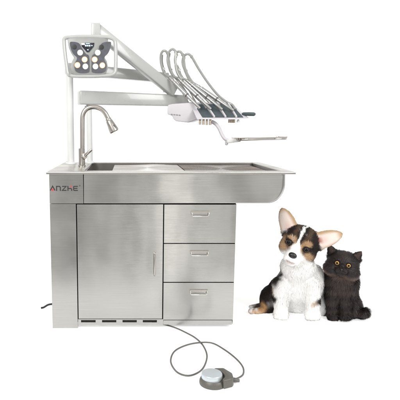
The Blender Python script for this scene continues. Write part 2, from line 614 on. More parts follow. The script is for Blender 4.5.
for r0, r1 in ((0.0026, 0.0034),):
    for k in range(14):
        a0, a1 = 2 * math.pi * k / 14, 2 * math.pi * (k + 1) / 14
        bm.faces.new([bm.verts.new((c[0] + r * math.cos(a), YF - 0.0012, c[1] + r * math.sin(a))) for r, a in ((r0, a0), (r1, a0), (r1, a1), (r0, a1))])
stroke(bm, [(c[0] - 0.0008, c[1] - 0.0014), (c[0] - 0.0008, c[1] + 0.0014), (c[0] + 0.0008, c[1] + 0.0012), (c[0] + 0.0008, c[1] + 0.0001), (c[0] - 0.0006, c[1])], 0.0006)
obj('registered_mark', bm, M['ink'], logo, sharp=None)

# ------------------------------------------------------------------ power cord at the left
pc = P(52, 305, 0.25)
cord = thing('power_cord', 'short black power cord coming out of the left side of the steel cabinet', 'cord', (xA0, 0.25, 0))
zc_ = pc.z
pp = spline([(xA0 + 0.004, 0.25, zc_ + 0.004), (xA0 - 0.03, 0.25, zc_ + 0.006), (xA0 - 0.06, 0.248, zc_ + 0.002), (xA0 - 0.085, 0.245, zc_ - 0.012), (xA0 - 0.1, 0.24, zc_ - 0.014)], 6)
obj('cable', T(pp, 0.0055, 10), M['black'], cord)
obj('strain_relief', lathe([(0.011, 0), (0.011, 0.012), (0.007, 0.04), (0.005, 0.042)], (xA0 + 0.001, 0.25, zc_ + 0.004), (-1, 0, 0.05), 14), M['black'], cord)

# ------------------------------------------------------------------ faucet
fb = G(82, 166.3, RIM_Z)
fau = thing('faucet', 'tall brushed metal gooseneck faucet with side lever and pull-down spray head on the worktop', 'faucet', fb)
Yf = fb.y
mpp = lambda Y: (P(131, 150, Y) - P(130, 150, Y)).length        # metres per pixel at that depth
k = mpp(Yf)
zb_ = P(82, 148.3, Yf).z
obj('valve_body', lathe([(0.0225, 0), (0.0225, 0.006), (0.0185, 0.009), (0.0185, zb_ - fb.z - 0.003), (0.016, zb_ - fb.z), (0.012, zb_ - fb.z)], fb), M['nickel'], fau)
pp = [P(82.4, y, Yf) for y in (149, 140, 130, 122)] + [P(x, y, Yf) for x, y in ((82.8, 115.5), (85, 110.5), (89.2, 107.6), (94.5, 107.0), (100.3, 108.6), (104.6, 112.4), (107.3, 117.0), (108.8, 120.2))]
obj('gooseneck', T(spline(pp, 6), 0.0135, 18), M['nickel'], fau)
a, b = P(107.9, 118.4, Yf), P(114.6, 131.8, Yf)
L_ = (b - a).length
sp = obj('spray_head', lathe([(0.0145, 0), (0.0165, 0.004), (0.0160, L_ * 0.14), (0.0185, L_ * 0.18), (0.0215, L_ * 0.45), (0.0265, L_ * 0.80), (0.0270, L_ * 0.94), (0.0235, L_)], a, b - a, 24), M['nickel'], fau)
obj('spray_button', beam(P(113.6, 124.6, Yf - 0.02), P(116.2, 129.4, Yf - 0.014), 0.010, 0.008, 0.003), M['cable'], sp)
a, b = P(82.8, 157.2, Yf - 0.02), P(92.0, 149.2, Yf - 0.035)
lv = obj('lever', beam(a, b, 0.012, 0.016, 0.004, w1=0.011, h1=0.014), M['nickel'], fau)
obj('lever_hub', lathe([(0.012, -0.02), (0.0165, -0.004), (0.0175, 0.006), (0.015, 0.014), (0, 0.017)], P(83.8, 156.3, Yf - 0.012), (0.45, -0.85, 0.1), 20), M['nickel'], lv)

# ------------------------------------------------------------------ examination lamp on its pole and folded arm
pb = G(71, 163.8, RIM_Z)
lamp = thing('examination_lamp', 'butterfly faced LED examination lamp on a folding grey arm and white pole', 'lamp', pb)
Yp = pb.y
kp = mpp(Yp)
ztop = P(70, 64, Yp).z
obj('pole', lathe([(0.0215, 0), (0.0215, ztop - pb.z - 0.04)], pb, seg=28), M['white'], lamp)
obj('pole_foot', lathe([(0.033, 0), (0.033, 0.006), (0.024, 0.012), (0.022, 0.013)], pb, seg=28), M['white'], lamp)
obj('arm_beam', beam(P(66, 68.6, Yp), P(167, 78.2, Yp + 0.28), 0.062, 0.064, 0.008), M['grey_paint'], lamp)
obj('elbow', lathe([(0.034, -0.05), (0.036, -0.046), (0.036, 0.05), (0.033, 0.055)], P(168.5, 84.5, Yp + 0.26), seg=24), M['grey_paint'], lamp)
Yl = 0.36
obj('spring_arm', beam(P(174, 92.0, Yp + 0.16), P(95.5, 29.0, Yl + 0.1), 0.05, 0.063, 0.007), M['grey_paint'], lamp)
obj('drop_tube', beam(P(96, 23.6, Yl + 0.10), P(95.4, 50, Yl + 0.10), 0.05, 0.05, 0.005, up=(0, 1, 0)), M['grey_paint'], lamp)
obj('drop_knuckle', lathe([(0.024, 0), (0.028, 0.008), (0.028, 0.05), (0.02, 0.058)], P(88.5, 50, Yl + 0.085), (0, -1, 0), 20), M['bezel'], lamp)
LP = lambda zx, zy, dy=0.0: P(55 + zx / 6.667, 20 + zy / 6.667, Yl + dy)
bez = [(82, 122), (150, 114), (320, 114), (352, 122), (358, 185), (346, 222), (330, 250), (346, 275), (354, 318), (340, 358), (300, 370), (236, 372), (140, 370), (108, 358), (100, 315), (112, 280), (128, 252), (108, 222), (92, 185)]
bm = prism([LP(x, y, 0.0) for x, y in bez], [LP(x, y, 0.035) for x, y in bez], 0.004, 2)
head = obj('lamp_head', bm, M['bezel'], lamp)
wing = [(103, 156), (122, 150), (160, 158), (178, 186), (206, 226), (222, 234), (228, 262), (229, 330), (218, 345), (175, 348), (143, 338), (133, 312), (136, 286), (148, 262), (146, 246), (126, 228), (110, 196)]
wr = [(473 - x, y) for x, y in wing]
for wv in (wing, wr):
    wv = [(236.5 + (v[0] - 236.5) * 1.03, 248 + (v[1] - 248) * 1.05) for v in spline([(x, y, 0) for x, y in wv], 4, closed=True)]
    bm = prism([LP(x, y, -0.004) for x, y in wv], [LP(x, y, 0.004) for x, y in wv], 0)
    obj('wing_panel', bm, M['wing'], head)
tri = [(174, 152), (262, 152), (258, 176), (226, 214), (212, 214), (178, 176)]
bm = prism([LP(x, y, -0.005) for x, y in tri], [LP(x, y, 0.004) for x, y in tri], 0.001, 2)
disp = obj('display', bm, M['display'], head)
bm = bmesh.new()
for x0, x1, y0, y1 in ((205, 232, 155, 160), (200, 210, 166, 176), (213, 222, 166, 176), (225, 236, 166, 176), (242, 250, 167, 174), (214, 224, 196, 201)):
    bm.faces.new([bm.verts.new(LP(x, y, -0.0056)) for x, y in ((x0, y1), (x1, y1), (x1, y0), (x0, y0))])
obj('display_lights', bm, M['blue'], disp, sharp=None)
led_me = {}
for x, y, c in ((168, 218, 'ledw'), (285, 218, 'ledw'), (198, 264, 'ledy'), (265, 264, 'ledy'), (150, 301, 'ledy'), (316, 303, 'ledy'), (203, 310, 'ledw'), (270, 310, 'ledw')):
    p = LP(x, y, -0.003)
    cup = obj('led_cup', lathe([(0.0165, 0), (0.0165, 0.004), (0.0140, 0.004), (0.0125, 0.002)], p, (0, -1, 0), 20), M['reflector' if c == 'ledy' else 'chrome'], head)
    obj('led', lathe([(0.0132, 0.0015), (0.0124, 0.0045), (0.008, 0.0075), (0, 0.009)], p, (0, -1, 0), 18), M[c], cup)
for x, y in ((129, 179), (344 - 34, 181)):
    obj('sensor', lathe([(0.013, 0), (0.013, 0.003), (0.010, 0.0035), (0, 0.0036)], LP(x, y, -0.004), (0, -1, 0), 18), M['black'], head)
fp = [(60, 150), (66, 122), (110, 114), (200, 110), (300, 112), (362, 116), (396, 134), (404, 180), (404, 320), (392, 360), (340, 371), (220, 375), (110, 372), (86, 356), (78, 310), (66, 220)]
pp = spline([LP(x, y, 0.012 if 90 < x < 350 else 0.0) for x, y in fp], 6, closed=True)
obj('grip_frame', T(pp, 0.0105, 12, closed=True, flat=1.3, flat_axis=(0, 1, 0)), M['grey_paint'], lamp)

# ------------------------------------------------------------------ instrument delivery arm
db = G(90, 163.0, RIM_Z)
unit = thing('instrument_delivery_arm', 'pale grey horizontal swing arm carrying the slanted instrument rack and small steel tray', 'instrument arm', db)
Yd = db.y
obj('post', lathe([(0.0175, 0), (0.0175, P(88, 103, Yd).z - db.z)], P(90, 163.0, Yd), (P(89, 103, Yd) - P(90, 163, Yd)), seg=24), M['white'], unit)
obj('post_foot', lathe([(0.03, 0), (0.03, 0.006), (0.02, 0.012)], db, seg=24), M['white'], unit)
ab = beam(P(78.6, 97.7, Yd - 0.05), P(186, 101.0, Yd + 0.16), 0.085, 0.082, 0.009, w1=0.08, h1=0.07)
arm = obj('swing_arm', ab, M['grey_paint'], unit)
obj('arm_collar', lathe([(0.024, 0), (0.026, 0.004), (0.026, 0.012)], P(89, 108, Yd), seg=24), M['bezel'], unit)
Yh = Yd - 0.02
hs = [(167.6, 105.0), (172, 103.9), (191, 102.6), (198, 104.5), (200.5, 114), (197, 119.6), (188, 122.6), (176, 121.2), (173.3, 119.2), (172.2, 116.0), (167.2, 114.2)]
bm = prism([P(x, y, Yh - 0.02) for x, y in hs], [P(x + 6, y * 0.97 + 3.3, Yh + 0.16) for x, y in hs], 0.006, 3)
hous = obj('housing', bm, M['lilac'], unit)
for i in range(4):
    bm = beam(P(171 + 2.6 * i, 114.2 + 0.25 * i, Yh - 0.021), P(172.6 + 2.6 * i, 114.5 + 0.25 * i, Yh - 0.021), 0.006, 0.006, 0.001)
    obj('button', bm, M['bezel'], hous)
# slanted rack: bottom edge nearer than the top
Yt, Yb_ = Yh + 0.03, Yh - 0.10
cr = [(189.5, 102.4, Yt), (231.5, 103.6, Yt), (249.5, 118.2, Yb_), (238, 119.6, Yb_), (197, 119.4, Yb_)]
fr = [P(*c) for c in cr]
_n = (fr[1] - fr[0]).cross(fr[4] - fr[0])
fr = [CAM + ray(c[0], c[1]) * ((fr[0] - CAM).dot(_n) / ray(c[0], c[1]).dot(_n)) for c in cr]
nn = (fr[1] - fr[0]).cross(fr[4] - fr[0]).normalized()
if nn.y < 0: nn = -nn
bm = prism(fr, [p + Vector((0, 0.03, 0.004)) for p in fr], 0.003, 2)
rack = obj('instrument_rack', bm, M['lilac'], unit)
def rk(px, py, lift=0.0):                   # point on the sloping rack face
    d = ray(px, py)
    t = (fr[0] - CAM).dot(nn) / d.dot(nn)
    return CAM + d * t - nn * lift
for i, (a, b, c, d) in enumerate(((194.2, 203.6, 213.2, 202.5), (206.6, 215.4, 224.4, 215.6), (218.2, 226.6, 235.2, 226.8), (229.2, 231.4, 243.4, 237.6))):
    fa = [rk(a, 104.4, 0.002), rk(b, 104.6, 0.002), rk(c, 117.6, 0.002), rk(d, 117.6, 0.002)]
    bm = prism([p - nn * 0.002 for p in fa], [p + nn * 0.01 for p in fa], 0.002, 2)
    obj('holder_pad', bm, M['slate'], rack)
for i, (a, b) in enumerate(((205.1, 214.4), (216.9, 225.6), (227.9, 236.4))):
    bm = beam(rk(a, 104.2, 0.006), rk(b, 118.0, 0.006), 0.010, 0.014, 0.003, up=-nn)
    obj('divider', bm, M['lilac'], rack)
# dark grip at the right
a, b = P(242.5, 114.0, Yb_ + 0.05), P(255.2, 114.2, Yb_ - 0.0)
L_ = (b - a).length
obj('grip', lathe([(0.008, 0), (0.0105, 0.006), (0.0115, L_ * 0.5), (0.011, L_ * 0.9), (0.007, L_)], a, b - a, 18), M['slate'], unit)
# hose fittings below the rack
for x, y in ((200.2, 119.6), (203.6, 119.8), (207.0, 120.0), (210.4, 120.1), (229.4, 119.6), (231.8, 119.7), (234.0, 119.7)):
    p = P(x, y - 0.5, Yb_ + 0.022)
    h_ = 0.033 if x < 220 else 0.022
    prof = []
    for j in range(5):
        prof += [(0.0062, -h_ * j / 5), (0.0075, -h_ * (j + 0.3) / 5), (0.0075, -h_ * (j + 0.7) / 5), (0.0062, -h_ * (j + 0.9) / 5)]
    prof[0] = (0.006, 0.006)
    obj('hose_fitting', lathe(prof[::1], p, (0, 0, 1), 14), M['brass'], unit)
obj('knob', lathe([(0.006, 0.02), (0.006, 0.0), (0.009, -0.002), (0.009, -0.012), (0, -0.014)], P(238.2, 120.2, Yb_ + 0.04), (0, 0, 1), 16), M['white'], unit)
# curved tray arm and narrow steel tray
Yy = Yb_ + 0.06
pp = spline([P(211.5, 121.5, Yy), P(215.6, 123.8, Yy), P(219, 128.2, Yy - 0.01), P(221.6, 134, Yy - 0.02), P(224.6, 138.6, Yy - 0.03), P(229.0, 140.8, Yy - 0.03)], 6)
obj('tray_arm', T(pp, [0.0115 - 0.002 * i / len(pp) for i in range(len(pp))], 14), M['lilac'], unit)
obj('tray_bracket', beam(P(226.2, 141.4, Yy - 0.03), P(240, 139.8, Yy - 0.03), 0.05, 0.022, 0.005), M['white'], unit)
obj('tray_pivot', lathe([(0.010, 0.012), (0.010, -0.012), (0.006, -0.016), (0, -0.017)], P(226.6, 142.4, Yy - 0.03), (0, 0, 1), 16), M['lilac'], unit)
# tray: a pan with a raised lip, nearly edge-on
a, b = P(234, 138.9, Yy - 0.03), P(283.6, 138.0, Yy + 0.0)
d = (b - a).normalized(); sd = Vector((-d.y, d.x, 0)).normalized()
bm = bmesh.new()
w_ = 0.075
us_ = [0, 0.006, 0.02, (b - a).length - 0.02, (b - a).length - 0.006, (b - a).length]
def pan(bm):
    Lr = (b - a).length
    rings = []
    for o, z in ((0.0, 0.009), (0.0025, 0.0095), (0.006, -0.004), (0.012, -0.007)):
        ring = []
        for cx_, cy_, a0 in ((Lr - 0.018, w_ - 0.018, 0), (0.018, w_ - 0.018, 90), (0.018, -w_ + 0.018, 180), (Lr - 0.018, -w_ + 0.018, 270)):
            for q_ in range(5):
                an = R(a0 + 22.5 * q_)
                rr_ = 0.018 - o
                ring.append(bm.verts.new(a + d * (cx_ + rr_ * math.cos(an)) + sd * (cy_ + rr_ * math.sin(an)) + Vector((0, 0, z))))
        rings.append(ring)
    N = len(rings[0])
    for A_, B_ in zip(rings[:-1], rings[1:]):
        for i in range(N):
            bm.faces.new((A_[i], A_[(i + 1) % N], B_[(i + 1) % N], B_[i]))
    bm.faces.new(rings[-1])
    r = bmesh.ops.extrude_face_region(bm, geom=bm.faces[:])
    bmesh.ops.translate(bm, verts=[e for e in r['geom'] if isinstance(e, bmesh.types.BMVert)], vec=(0, 0, -0.003))
    bmesh.ops.recalc_face_normals(bm, faces=bm.faces)
pan(bm)
tray = obj('tray', bm, M['nickel'], unit)
for t in (0.16, 0.82):
    p = a + (b - a) * t - Vector((0, w_ + 0.001, 0)) + Vector((0, 0, -0.002))
    bm = beam(p - d * 0.02, p + d * 0.02, 0.004, 0.007, 0.0015)
    obj('tray_clip', bm, M['chrome'], tray)

# whip arms and handpieces with looping hoses
loops = [
    dict(left=[(169.5, 77.5), (165.4, 74.6), (162.6, 69), (160.9, 62), (161.0, 54.5)], apex=(163.8, 50.6), right=[(167.4, 53), (168.8, 60), (171.2, 72), (179.5, 82.5), (187.5, 94.5), (196, 105)], nose=(199.5, 111.6), tail=(169.5, 77.5)),
    dict(left=[(178.0, 78.2), (173.4, 76.0), (170.0, 70), (167.6, 61), (168.6, 53)], apex=(172.2, 49.2), right=[(175.6, 52), (175.4, 61), (177, 72), (183.5, 82.5), (192, 93), (203, 104.5)], nose=(210.4, 112.4), tail=(178.0, 78.2)),
    dict(left=[(186.5, 80.0), (181.6, 77.5), (178.0, 70), (175.2, 62), (176.0, 54)], apex=(179.4, 51.4), right=[(182.6, 54.6), (184, 61.5), (185.6, 70), (192, 81.5), (205, 94.5), (217, 104.5)], nose=(221.6, 112.8), tail=(186.5, 80.0)),
    dict(left=[(195.0, 84.0), (189.5, 80.0), (185.2, 71), (182.6, 63), (183.6, 57)], apex=(187.4, 54.0), right=[(191.6, 56.8), (198.8, 69), (207.8, 82.5), (217.6, 94.6), (226, 101.5), (232, 105.5)], nose=(232.6, 113.6), tail=(195.0, 84.0)),
]
words = ['leftmost of the four dental handpieces in the rack, its hose loop nearest the lamp',
         'second dental handpiece from the left in the rack, with the highest hose loop',
         'third dental handpiece from the left in the rack, hose loop left of the outermost',
         'rightmost dental handpiece in the rack, its hose sweeping farthest out to the right']
for i, lp in enumerate(loops):
    Yw = Yt + 0.05 - 0.012 * i
    # whip arm: thin bent rod standing on the rack, with an eyelet ring
    lpts = [P(lp['right'][5][0] - 5.5, lp['right'][5][1] + 0.5, Yt + 0.03), P(lp['tail'][0] + 9, lp['tail'][1] + 9.5, Yw + 0.05)] + [P(x + 1.5, y + 0.2, Yw + 0.035) for x, y in lp['left'][1:]]
    wa = obj('whip_arm', T(spline(lpts, 5), 0.0046, 10), M['chrome'], unit)
    x, y = lp['left'][2]
    obj('clip', lathe([(0.009, -0.008), (0.012, -0.005), (0.012, 0.005), (0.009, 0.008)], P(x + 0.7, y, Yw + 0.028), P(*lp['left'][3], Yw) - P(x, y, Yw), 14), M['chrome'], wa)
    # handpiece
    n0 = rk(*lp['nose'], 0.024)
    tail = P(*lp['tail'], Yt + 0.02)
    ax = (tail - n0)
    L_ = ax.length
    hp = thing('dental_handpiece', words[i], 'handpiece', n0, 'dental handpieces in the instrument rack')
    body = obj('handpiece_body', lathe([(0.006, 0), (0.008, 0.004), (0.0085, L_ * 0.22), (0.0110, L_ * 0.30), (0.0125, L_ * 0.55), (0.0120, L_ * 0.78), (0.0095, L_ * 0.86), (0.0085, L_ * 0.95), (0.0070, L_)], n0, ax, 20), M['tubecol'], hp)
    for t_, mm in ((0.27, 'chrome'), (0.40, 'cable'), (0.80, 'chrome'), (0.88, 'chrome')):
        rr_ = 0.0122 if t_ < 0.3 else (0.0134 if t_ < 0.85 else 0.0112)
        obj('collar', lathe([(rr_ - 0.002, 0), (rr_, 0.002), (rr_, 0.009), (rr_ - 0.002, 0.011)], n0 + ax * t_, ax, 18), M[mm], hp)
    hpts = [tail] + [P(x, y, Yw + 0.01) for x, y in lp['left'][1:]] + [P(*lp['apex'], Yw)] + [P(x, y, Yw - 0.005) for x, y in lp['right'][:4]] + [P(*lp['right'][4], Yt - 0.005), rk(*lp['right'][5], 0.006), rk(lp['right'][5][0] + 3.5, lp['right'][5][1] + 4.5, 0.004)]
    obj('hose', T(spline(hpts, 7), 0.0074, 10), M['hose'], hp)
    # eyelet near the top of the loop
    x, y = lp['right'][0]
    obj('eyelet', lathe([(0.008, -0.006), (0.0105, -0.004), (0.0105, 0.004), (0.008, 0.006)], P(x, y, Yw), P(x, y, Yw) - P(*lp['apex'], Yw), 12), M['chrome'], hp)

# ------------------------------------------------------------------ foot pedal with its cable on the floor
fc = G(212.6, 383.5)
kx = (G(213.6, 383.5) - fc).length
ft = thing('foot_pedal', 'round grey foot pedal with a pale blue-grey pad and a cable looped on the floor', 'pedal', fc)
rb = 13.1 * kx
hp_ = 0.030
bm = lathe([(rb, 0), (rb * 1.02, 0.006), (rb * 1.0, 0.014), (rb * 0.93, 0.022), (rb * 0.87, 0.026), (rb * 0.84, 0.024), (0, 0.024)], fc, seg=48)
obj('base', bm, M['pedal'], ft)
pc_ = fc + Vector((-0.004, 0.0, 0))
bm = lathe([(rb * 0.78, 0.024), (rb * 0.80, 0.038), (rb * 0.79, 0.043), (rb * 0.75, 0.046), (rb * 0.4, 0.0475), (0, 0.048)], pc_, seg=48)
obj('foot_pad', bm, M['pad'], ft)
# housing behind the disc, cut out around it
outl = []
for a_ in range(70, -41, -10):
    outl.append((rb * 0.86 * math.cos(R(a_)), rb * 0.86 * math.sin(R(a_))))
outl = [(rb * 0.25, rb * 1.08)] + [(rb * 0.90 * math.cos(R(a_)), rb * 0.90 * math.sin(R(a_))) for a_ in range(66, -50, -8)] + [(rb * 0.66, -rb * 0.95), (rb * 1.40, -rb * 0.62), (rb * 1.52, -rb * 0.4), (rb * 1.56, rb * 0.25), (rb * 1.46, rb * 0.42), (rb * 1.05, rb * 1.1)]
lo = [fc + Vector((x, y, 0.001)) for x, y in outl]
hi = []
for x, y in outl:
    hi.append(fc + Vector((x * 0.985, y * 0.985, 0.040 + 0.0 * y)))
bm = prism(hi, lo, 0.005, 3)
obj('pedal_housing', bm, M['pedal'], ft)
cp = [(152, 322.0), (165, 324.6), (176, 328.0), (186, 332.6), (195.5, 338.0), (203.0, 345.5), (207.0, 356), (203.5, 367.5), (196, 373.6), (186.5, 375.6), (176.5, 371.6), (170.8, 362), (173.5, 352.5), (182, 346.8), (195, 343.9), (211, 344.6), (224, 350), (236, 358.6), (242.8, 367), (243.2, 374), (238.5, 378.6), (231, 380.2)]
pp = []
for i, (x, y) in enumerate(cp):
    z = 0.0045 if not (2 <= i <= 3) else 0.0045
    if 13 <= i <= 15: z = 0.0045
    pp.append(G(x, y, z))
# lift the loop where it crosses itself
pp[14].z += 0.004; pp[15].z += 0.009; pp[16].z += 0.003
pp[-1] = fc + Vector((rb * 1.5, -rb * 0.05, 0.018)); pp[-2].z = 0.008
obj('cable', T(spline(pp, 8), 0.0038, 10), M['cable'], ft)
obj('cable_gland', lathe([(0.010, 0), (0.010, 0.012), (0.006, 0.03)], fc + Vector((rb * 1.47, -rb * 0.05, 0.018)), (0.8, -0.05, -0.1), 14), M['cable'], ft)

# ------------------------------------------------------------------ animals: bodies grown from a smooth distance field
class Frame:
    """ground frame of an animal turned to face the camera; units of one picture pixel at its depth"""
    def __init__(s, px, py):
        s.o = G(px, py)
        to = CAM - s.o
        s.ang = math.atan2(to.x, -to.y)
        s.Rm = Matrix.Rotation(s.ang, 3, 'Z')
        fwd = Vector((0, math.cos(TILT), -math.sin(TILT)))
        s.k = (s.o - CAM).dot(fwd) / F
        s.co = s.Rm.transposed() @ (CAM - s.o) / s.k
    def at(s, px, py, y):
        d = s.Rm.transposed() @ ray(px, py)
        t = (y - s.co.y) / d.y
        return np.array(s.co + d * t)


def smin(a, b, k):
    h = np.clip(0.5 + 0.5 * (b - a) / k, 0, 1)
    return b * (1 - h) + a * h - k * h * (1 - h)


def ell(p, c, r, B=None):
    q = p - c
    if B is not None: q = q @ B.T
    r = np.array(r, float)
    k0 = np.linalg.norm(q / r, axis=-1)
    k1 = np.linalg.norm(q / (r * r), axis=-1) + 1e-9
    return k0 * (k0 - 1) / k1


def cap(p, a, b, ra, rb):
    ab = b - a
    t = np.clip(((p - a) @ ab) / (ab @ ab), 0, 1)
    return np.linalg.norm(p - a - t[..., None] * ab, axis=-1) - (ra + (rb - ra) * t)


def ear_sdf(p, base, tip, nrm, w0, th, bend, sharp=2.0):
    ax = tip - base; L = np.linalg.norm(ax); ax = ax / L
    nrm = nrm - ax * (nrm @ ax); nrm /= np.linalg.norm(nrm)
    sd = np.cross(ax, nrm)
    q = p - base
    t = (q @ ax) / L; s = q @ sd; n = q @ nrm
    tc = np.clip(t, -0.25, 1)
    w = w0 * np.power(np.clip(1 - np.power(np.clip(tc + 0.12, 0, 1.12) / 1.12, sharp), 0, 1), 0.62) + 0.01
    d2 = (np.abs(s) - w)
    d2 = np.where(t > 1, np.maximum(d2, (t - 1) * L), d2)
    d2 = np.where(t < -0.25, np.maximum(d2, (-0.25 - t) * L), d2)
    dn = np.abs(n - bend * (s * s) / w0 + bend * w0 * 0.35) - th * (1.25 - 0.35 * np.clip(t, 0, 1))
    return np.maximum(d2, dn) * 0.8, t, s / (w + 1e-3), n


def surface_nets(fn, lo, hi, h):
    ax = [np.arange(lo[i], hi[i] + h, h) for i in range(3)]
    Gd = np.stack(np.meshgrid(*ax, indexing='ij'), -1)
    sh = Gd.shape[:3]
    V = fn(Gd.reshape(-1, 3)).reshape(sh)
    ins = V < 0
    cnt = np.zeros(tuple(s - 1 for s in sh)); acc = np.zeros(cnt.shape + (3,))
    offs = [(i, j, k) for i in (0, 1) for j in (0, 1) for k in (0, 1)]
    sl = lambda o: tuple(slice(o[i], sh[i] - 1 + o[i]) for i in range(3))
    for a in offs:
        for axn in range(3):
            if a[axn]: continue
            b = list(a); b[axn] = 1; b = tuple(b)
            va, vb = V[sl(a)], V[sl(b)]
            cr_ = (va < 0) != (vb < 0)
            t = np.where(cr_, va / np.where(cr_, va - vb, 1), 0)
            pt = np.array(a, float) + t[..., None] * (np.array(b) - np.array(a))
            acc += np.where(cr_[..., None], pt, 0); cnt += cr_
    act = cnt > 0
    idx = -np.ones(cnt.shape, int)
    idx[act] = np.arange(act.sum())
    cell = np.argwhere(act)
    verts = (cell + acc[act] / cnt[act][:, None]) * h + np.array([a[0] for a in ax])
    faces = []
    for axn in range(3):
        o1, o2 = [(1, 2), (2, 0), (0, 1)][axn]
        s0 = [slice(None)] * 3; s1 = [slice(None)] * 3
        s0[axn] = slice(0, -1); s1[axn] = slice(1, None)
        a, b = ins[tuple(s0)], ins[tuple(s1)]
        e = np.argwhere(a != b)
        e = e[(e[:, o1] > 0) & (e[:, o2] > 0) & (e[:, o1] < sh[o1] - 1) & (e[:, o2] < sh[o2] - 1)]
        flip = ~a[tuple(e.T)]
        def cid(d1, d2):
            c = e.copy(); c[:, o1] -= d1; c[:, o2] -= d2
            return idx[tuple(c.T)]
        qd = np.stack([cid(1, 1), cid(0, 1), cid(0, 0), cid(1, 0)], 1)
        qd[flip] = qd[flip][:, ::-1]
        faces.append(qd)
    faces = np.concatenate(faces)
    faces = faces[(faces >= 0).all(1)]
    return verts, faces


def grad(fn, p, e=0.4):
    g = np.stack([fn(p + np.eye(3)[i] * e) - fn(p - np.eye(3)[i] * e) for i in range(3)], -1)
    return g / (np.linalg.norm(g, axis=-1, keepdims=True) + 1e-9)


def np_mesh(name, verts, loops_, starts, cols, mat, parent, smooth=True, nrm=None):
    me = bpy.data.meshes.new(name)
    me.vertices.add(len(verts)); me.vertices.foreach_set('co', verts.astype(np.float32).ravel())
    me.loops.add(len(loops_)); me.loops.foreach_set('vertex_index', loops_.astype(np.int32))
    me.polygons.add(len(starts)); me.polygons.foreach_set('loop_start', starts.astype(np.int32))
    me.update(calc_edges=True)
    a = me.color_attributes.new('Col', 'FLOAT_COLOR', 'POINT')
    c4 = np.concatenate([cols, np.ones((len(cols), 1))], 1).astype(np.float32)
    a.data.foreach_set('color', c4.ravel())
    me.validate()
    if smooth: me.shade_smooth()
    if nrm is not None: me.normals_split_custom_set_from_vertices(nrm.tolist())
    me.materials.append(mat)
    o = bpy.data.objects.new(name, me)
    COL.objects.link(o)
    o.parent = parent
    return o


def wob(p, f, seed=0):
    """cheap smooth vector noise"""
    r_ = np.random.default_rng(seed)
    out = np.zeros_like(p)
    for _ in range(5):
        k = r_.normal(size=(3, 3)) * f
        ph = r_.uniform(0, 6.28, 3)
        out += np.sin(p @ k.T + ph)
    return out / 2.3


def grow_fur(name, verts, faces, fn, colfn, lenfn, flowfn, N, width, mat, parent, seed=1, liftfn=None, lift=0.45, tip=1.08, root=0.72):
    r_ = np.random.default_rng(seed)
    tri = np.concatenate([faces[:, [0, 1, 2]], faces[:, [0, 2, 3]]])
    A = verts[tri[:, 0]]; B_ = verts[tri[:, 1]]; C_ = verts[tri[:, 2]]
    ar = np.linalg.norm(np.cross(B_ - A, C_ - A), axis=1) / 2
    # denser where the hair is short
    ln_c = lenfn((A + B_ + C_) / 3)
    wt = ar / np.clip(ln_c, 1.0, 6) ** 0.7
    wt[ln_c < 0.05] = 0
    wt /= wt.sum()
    t = r_.choice(len(tri), N, p=wt)
    u = r_.uniform(size=(N, 2)); m = u.sum(1) > 1; u[m] = 1 - u[m]
    p = A[t] + (B_ - A)[t] * u[:, :1] + (C_ - A)[t] * u[:, 1:]
    n = grad(fn, p)
    fl = flowfn(p, n)
    fl = fl + 0.28 * wob(p, 0.3, seed + 5) + 0.14 * wob(p, 1.1, seed + 9)
    fl = fl - n * (fl * n).sum(1, keepdims=True)
    fl /= np.linalg.norm(fl, axis=1, keepdims=True) + 1e-9
    lf = lift if liftfn is None else liftfn(p)[:, None]
    d = fl + n * lf + r_.normal(size=(N, 3)) * 0.16
    d /= np.linalg.norm(d, axis=1, keepdims=True)
    L = lenfn(p) * r_.uniform(0.65, 1.2, N)
    side = np.cross(d, n + r_.normal(size=(N, 3)) * 0.35)
    side /= np.linalg.norm(side, axis=1, keepdims=True) + 1e-9
    w = (width * r_.uniform(0.7, 1.25, N))[:, None]
    p0 = p - n * 0.25
    d2 = d + fl * 0.35; d2 /= np.linalg.norm(d2, axis=1, keepdims=True)
    p1 = p0 + d * L[:, None] * 0.5
    p2 = p1 + d2 * L[:, None] * 0.5
    V = np.stack([p0 - side * w / 2, p0 + side * w / 2, p1 - side * w * 0.42, p1 + side * w * 0.42, p2], 1).reshape(-1, 3)
    base = np.arange(N) * 5
    lo_ = np.stack([base, base + 1, base + 3, base + 2, base + 2, base + 3, base + 4], 1).ravel()
    st = np.stack([np.arange(N) * 7, np.arange(N) * 7 + 4], 1).ravel()
    c = colfn(p + r_.normal(size=(N, 3)) * 0.3)
    c = c * np.where(c.mean(1, keepdims=True) > 0.6, r_.uniform(0.95, 1.03, (N, 1)), r_.uniform(0.84, 1.14, (N, 1)))
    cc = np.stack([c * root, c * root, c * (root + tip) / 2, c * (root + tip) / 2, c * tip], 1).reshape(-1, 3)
    nv = n * 0.85 + r_.normal(size=(N, 3)) * 0.16 + d * 0.1
    nv /= np.linalg.norm(nv, axis=1, keepdims=True)
    return np_mesh(name, V, lo_, st, np.clip(cc, 0, 0.95), mat, parent, nrm=np.repeat(nv, 5, axis=0))


def mixc(c, col, w):
    w = np.clip(w, 0, 1)[:, None]
    return c * (1 - w) + np.array(col) * w


def sst(x, a, b):
    t = np.clip((x - a) / (b - a), 0, 1)
    return t * t * (3 - 2 * t)


def basis(yaw, pitch, roll):
    f = np.array([math.sin(yaw) * math.cos(pitch), -math.cos(yaw) * math.cos(pitch), math.sin(pitch)])
    r0 = np.cross([0, 0, 1.0], f); r0 /= np.linalg.norm(r0)
    u0 = np.cross(f, r0)
    u = r0 * math.cos(roll) - u0 * math.sin(roll)
    v = u0 * math.cos(roll) + r0 * math.sin(roll)
    return np.stack([u, v, f])             # rows: right, up, forward


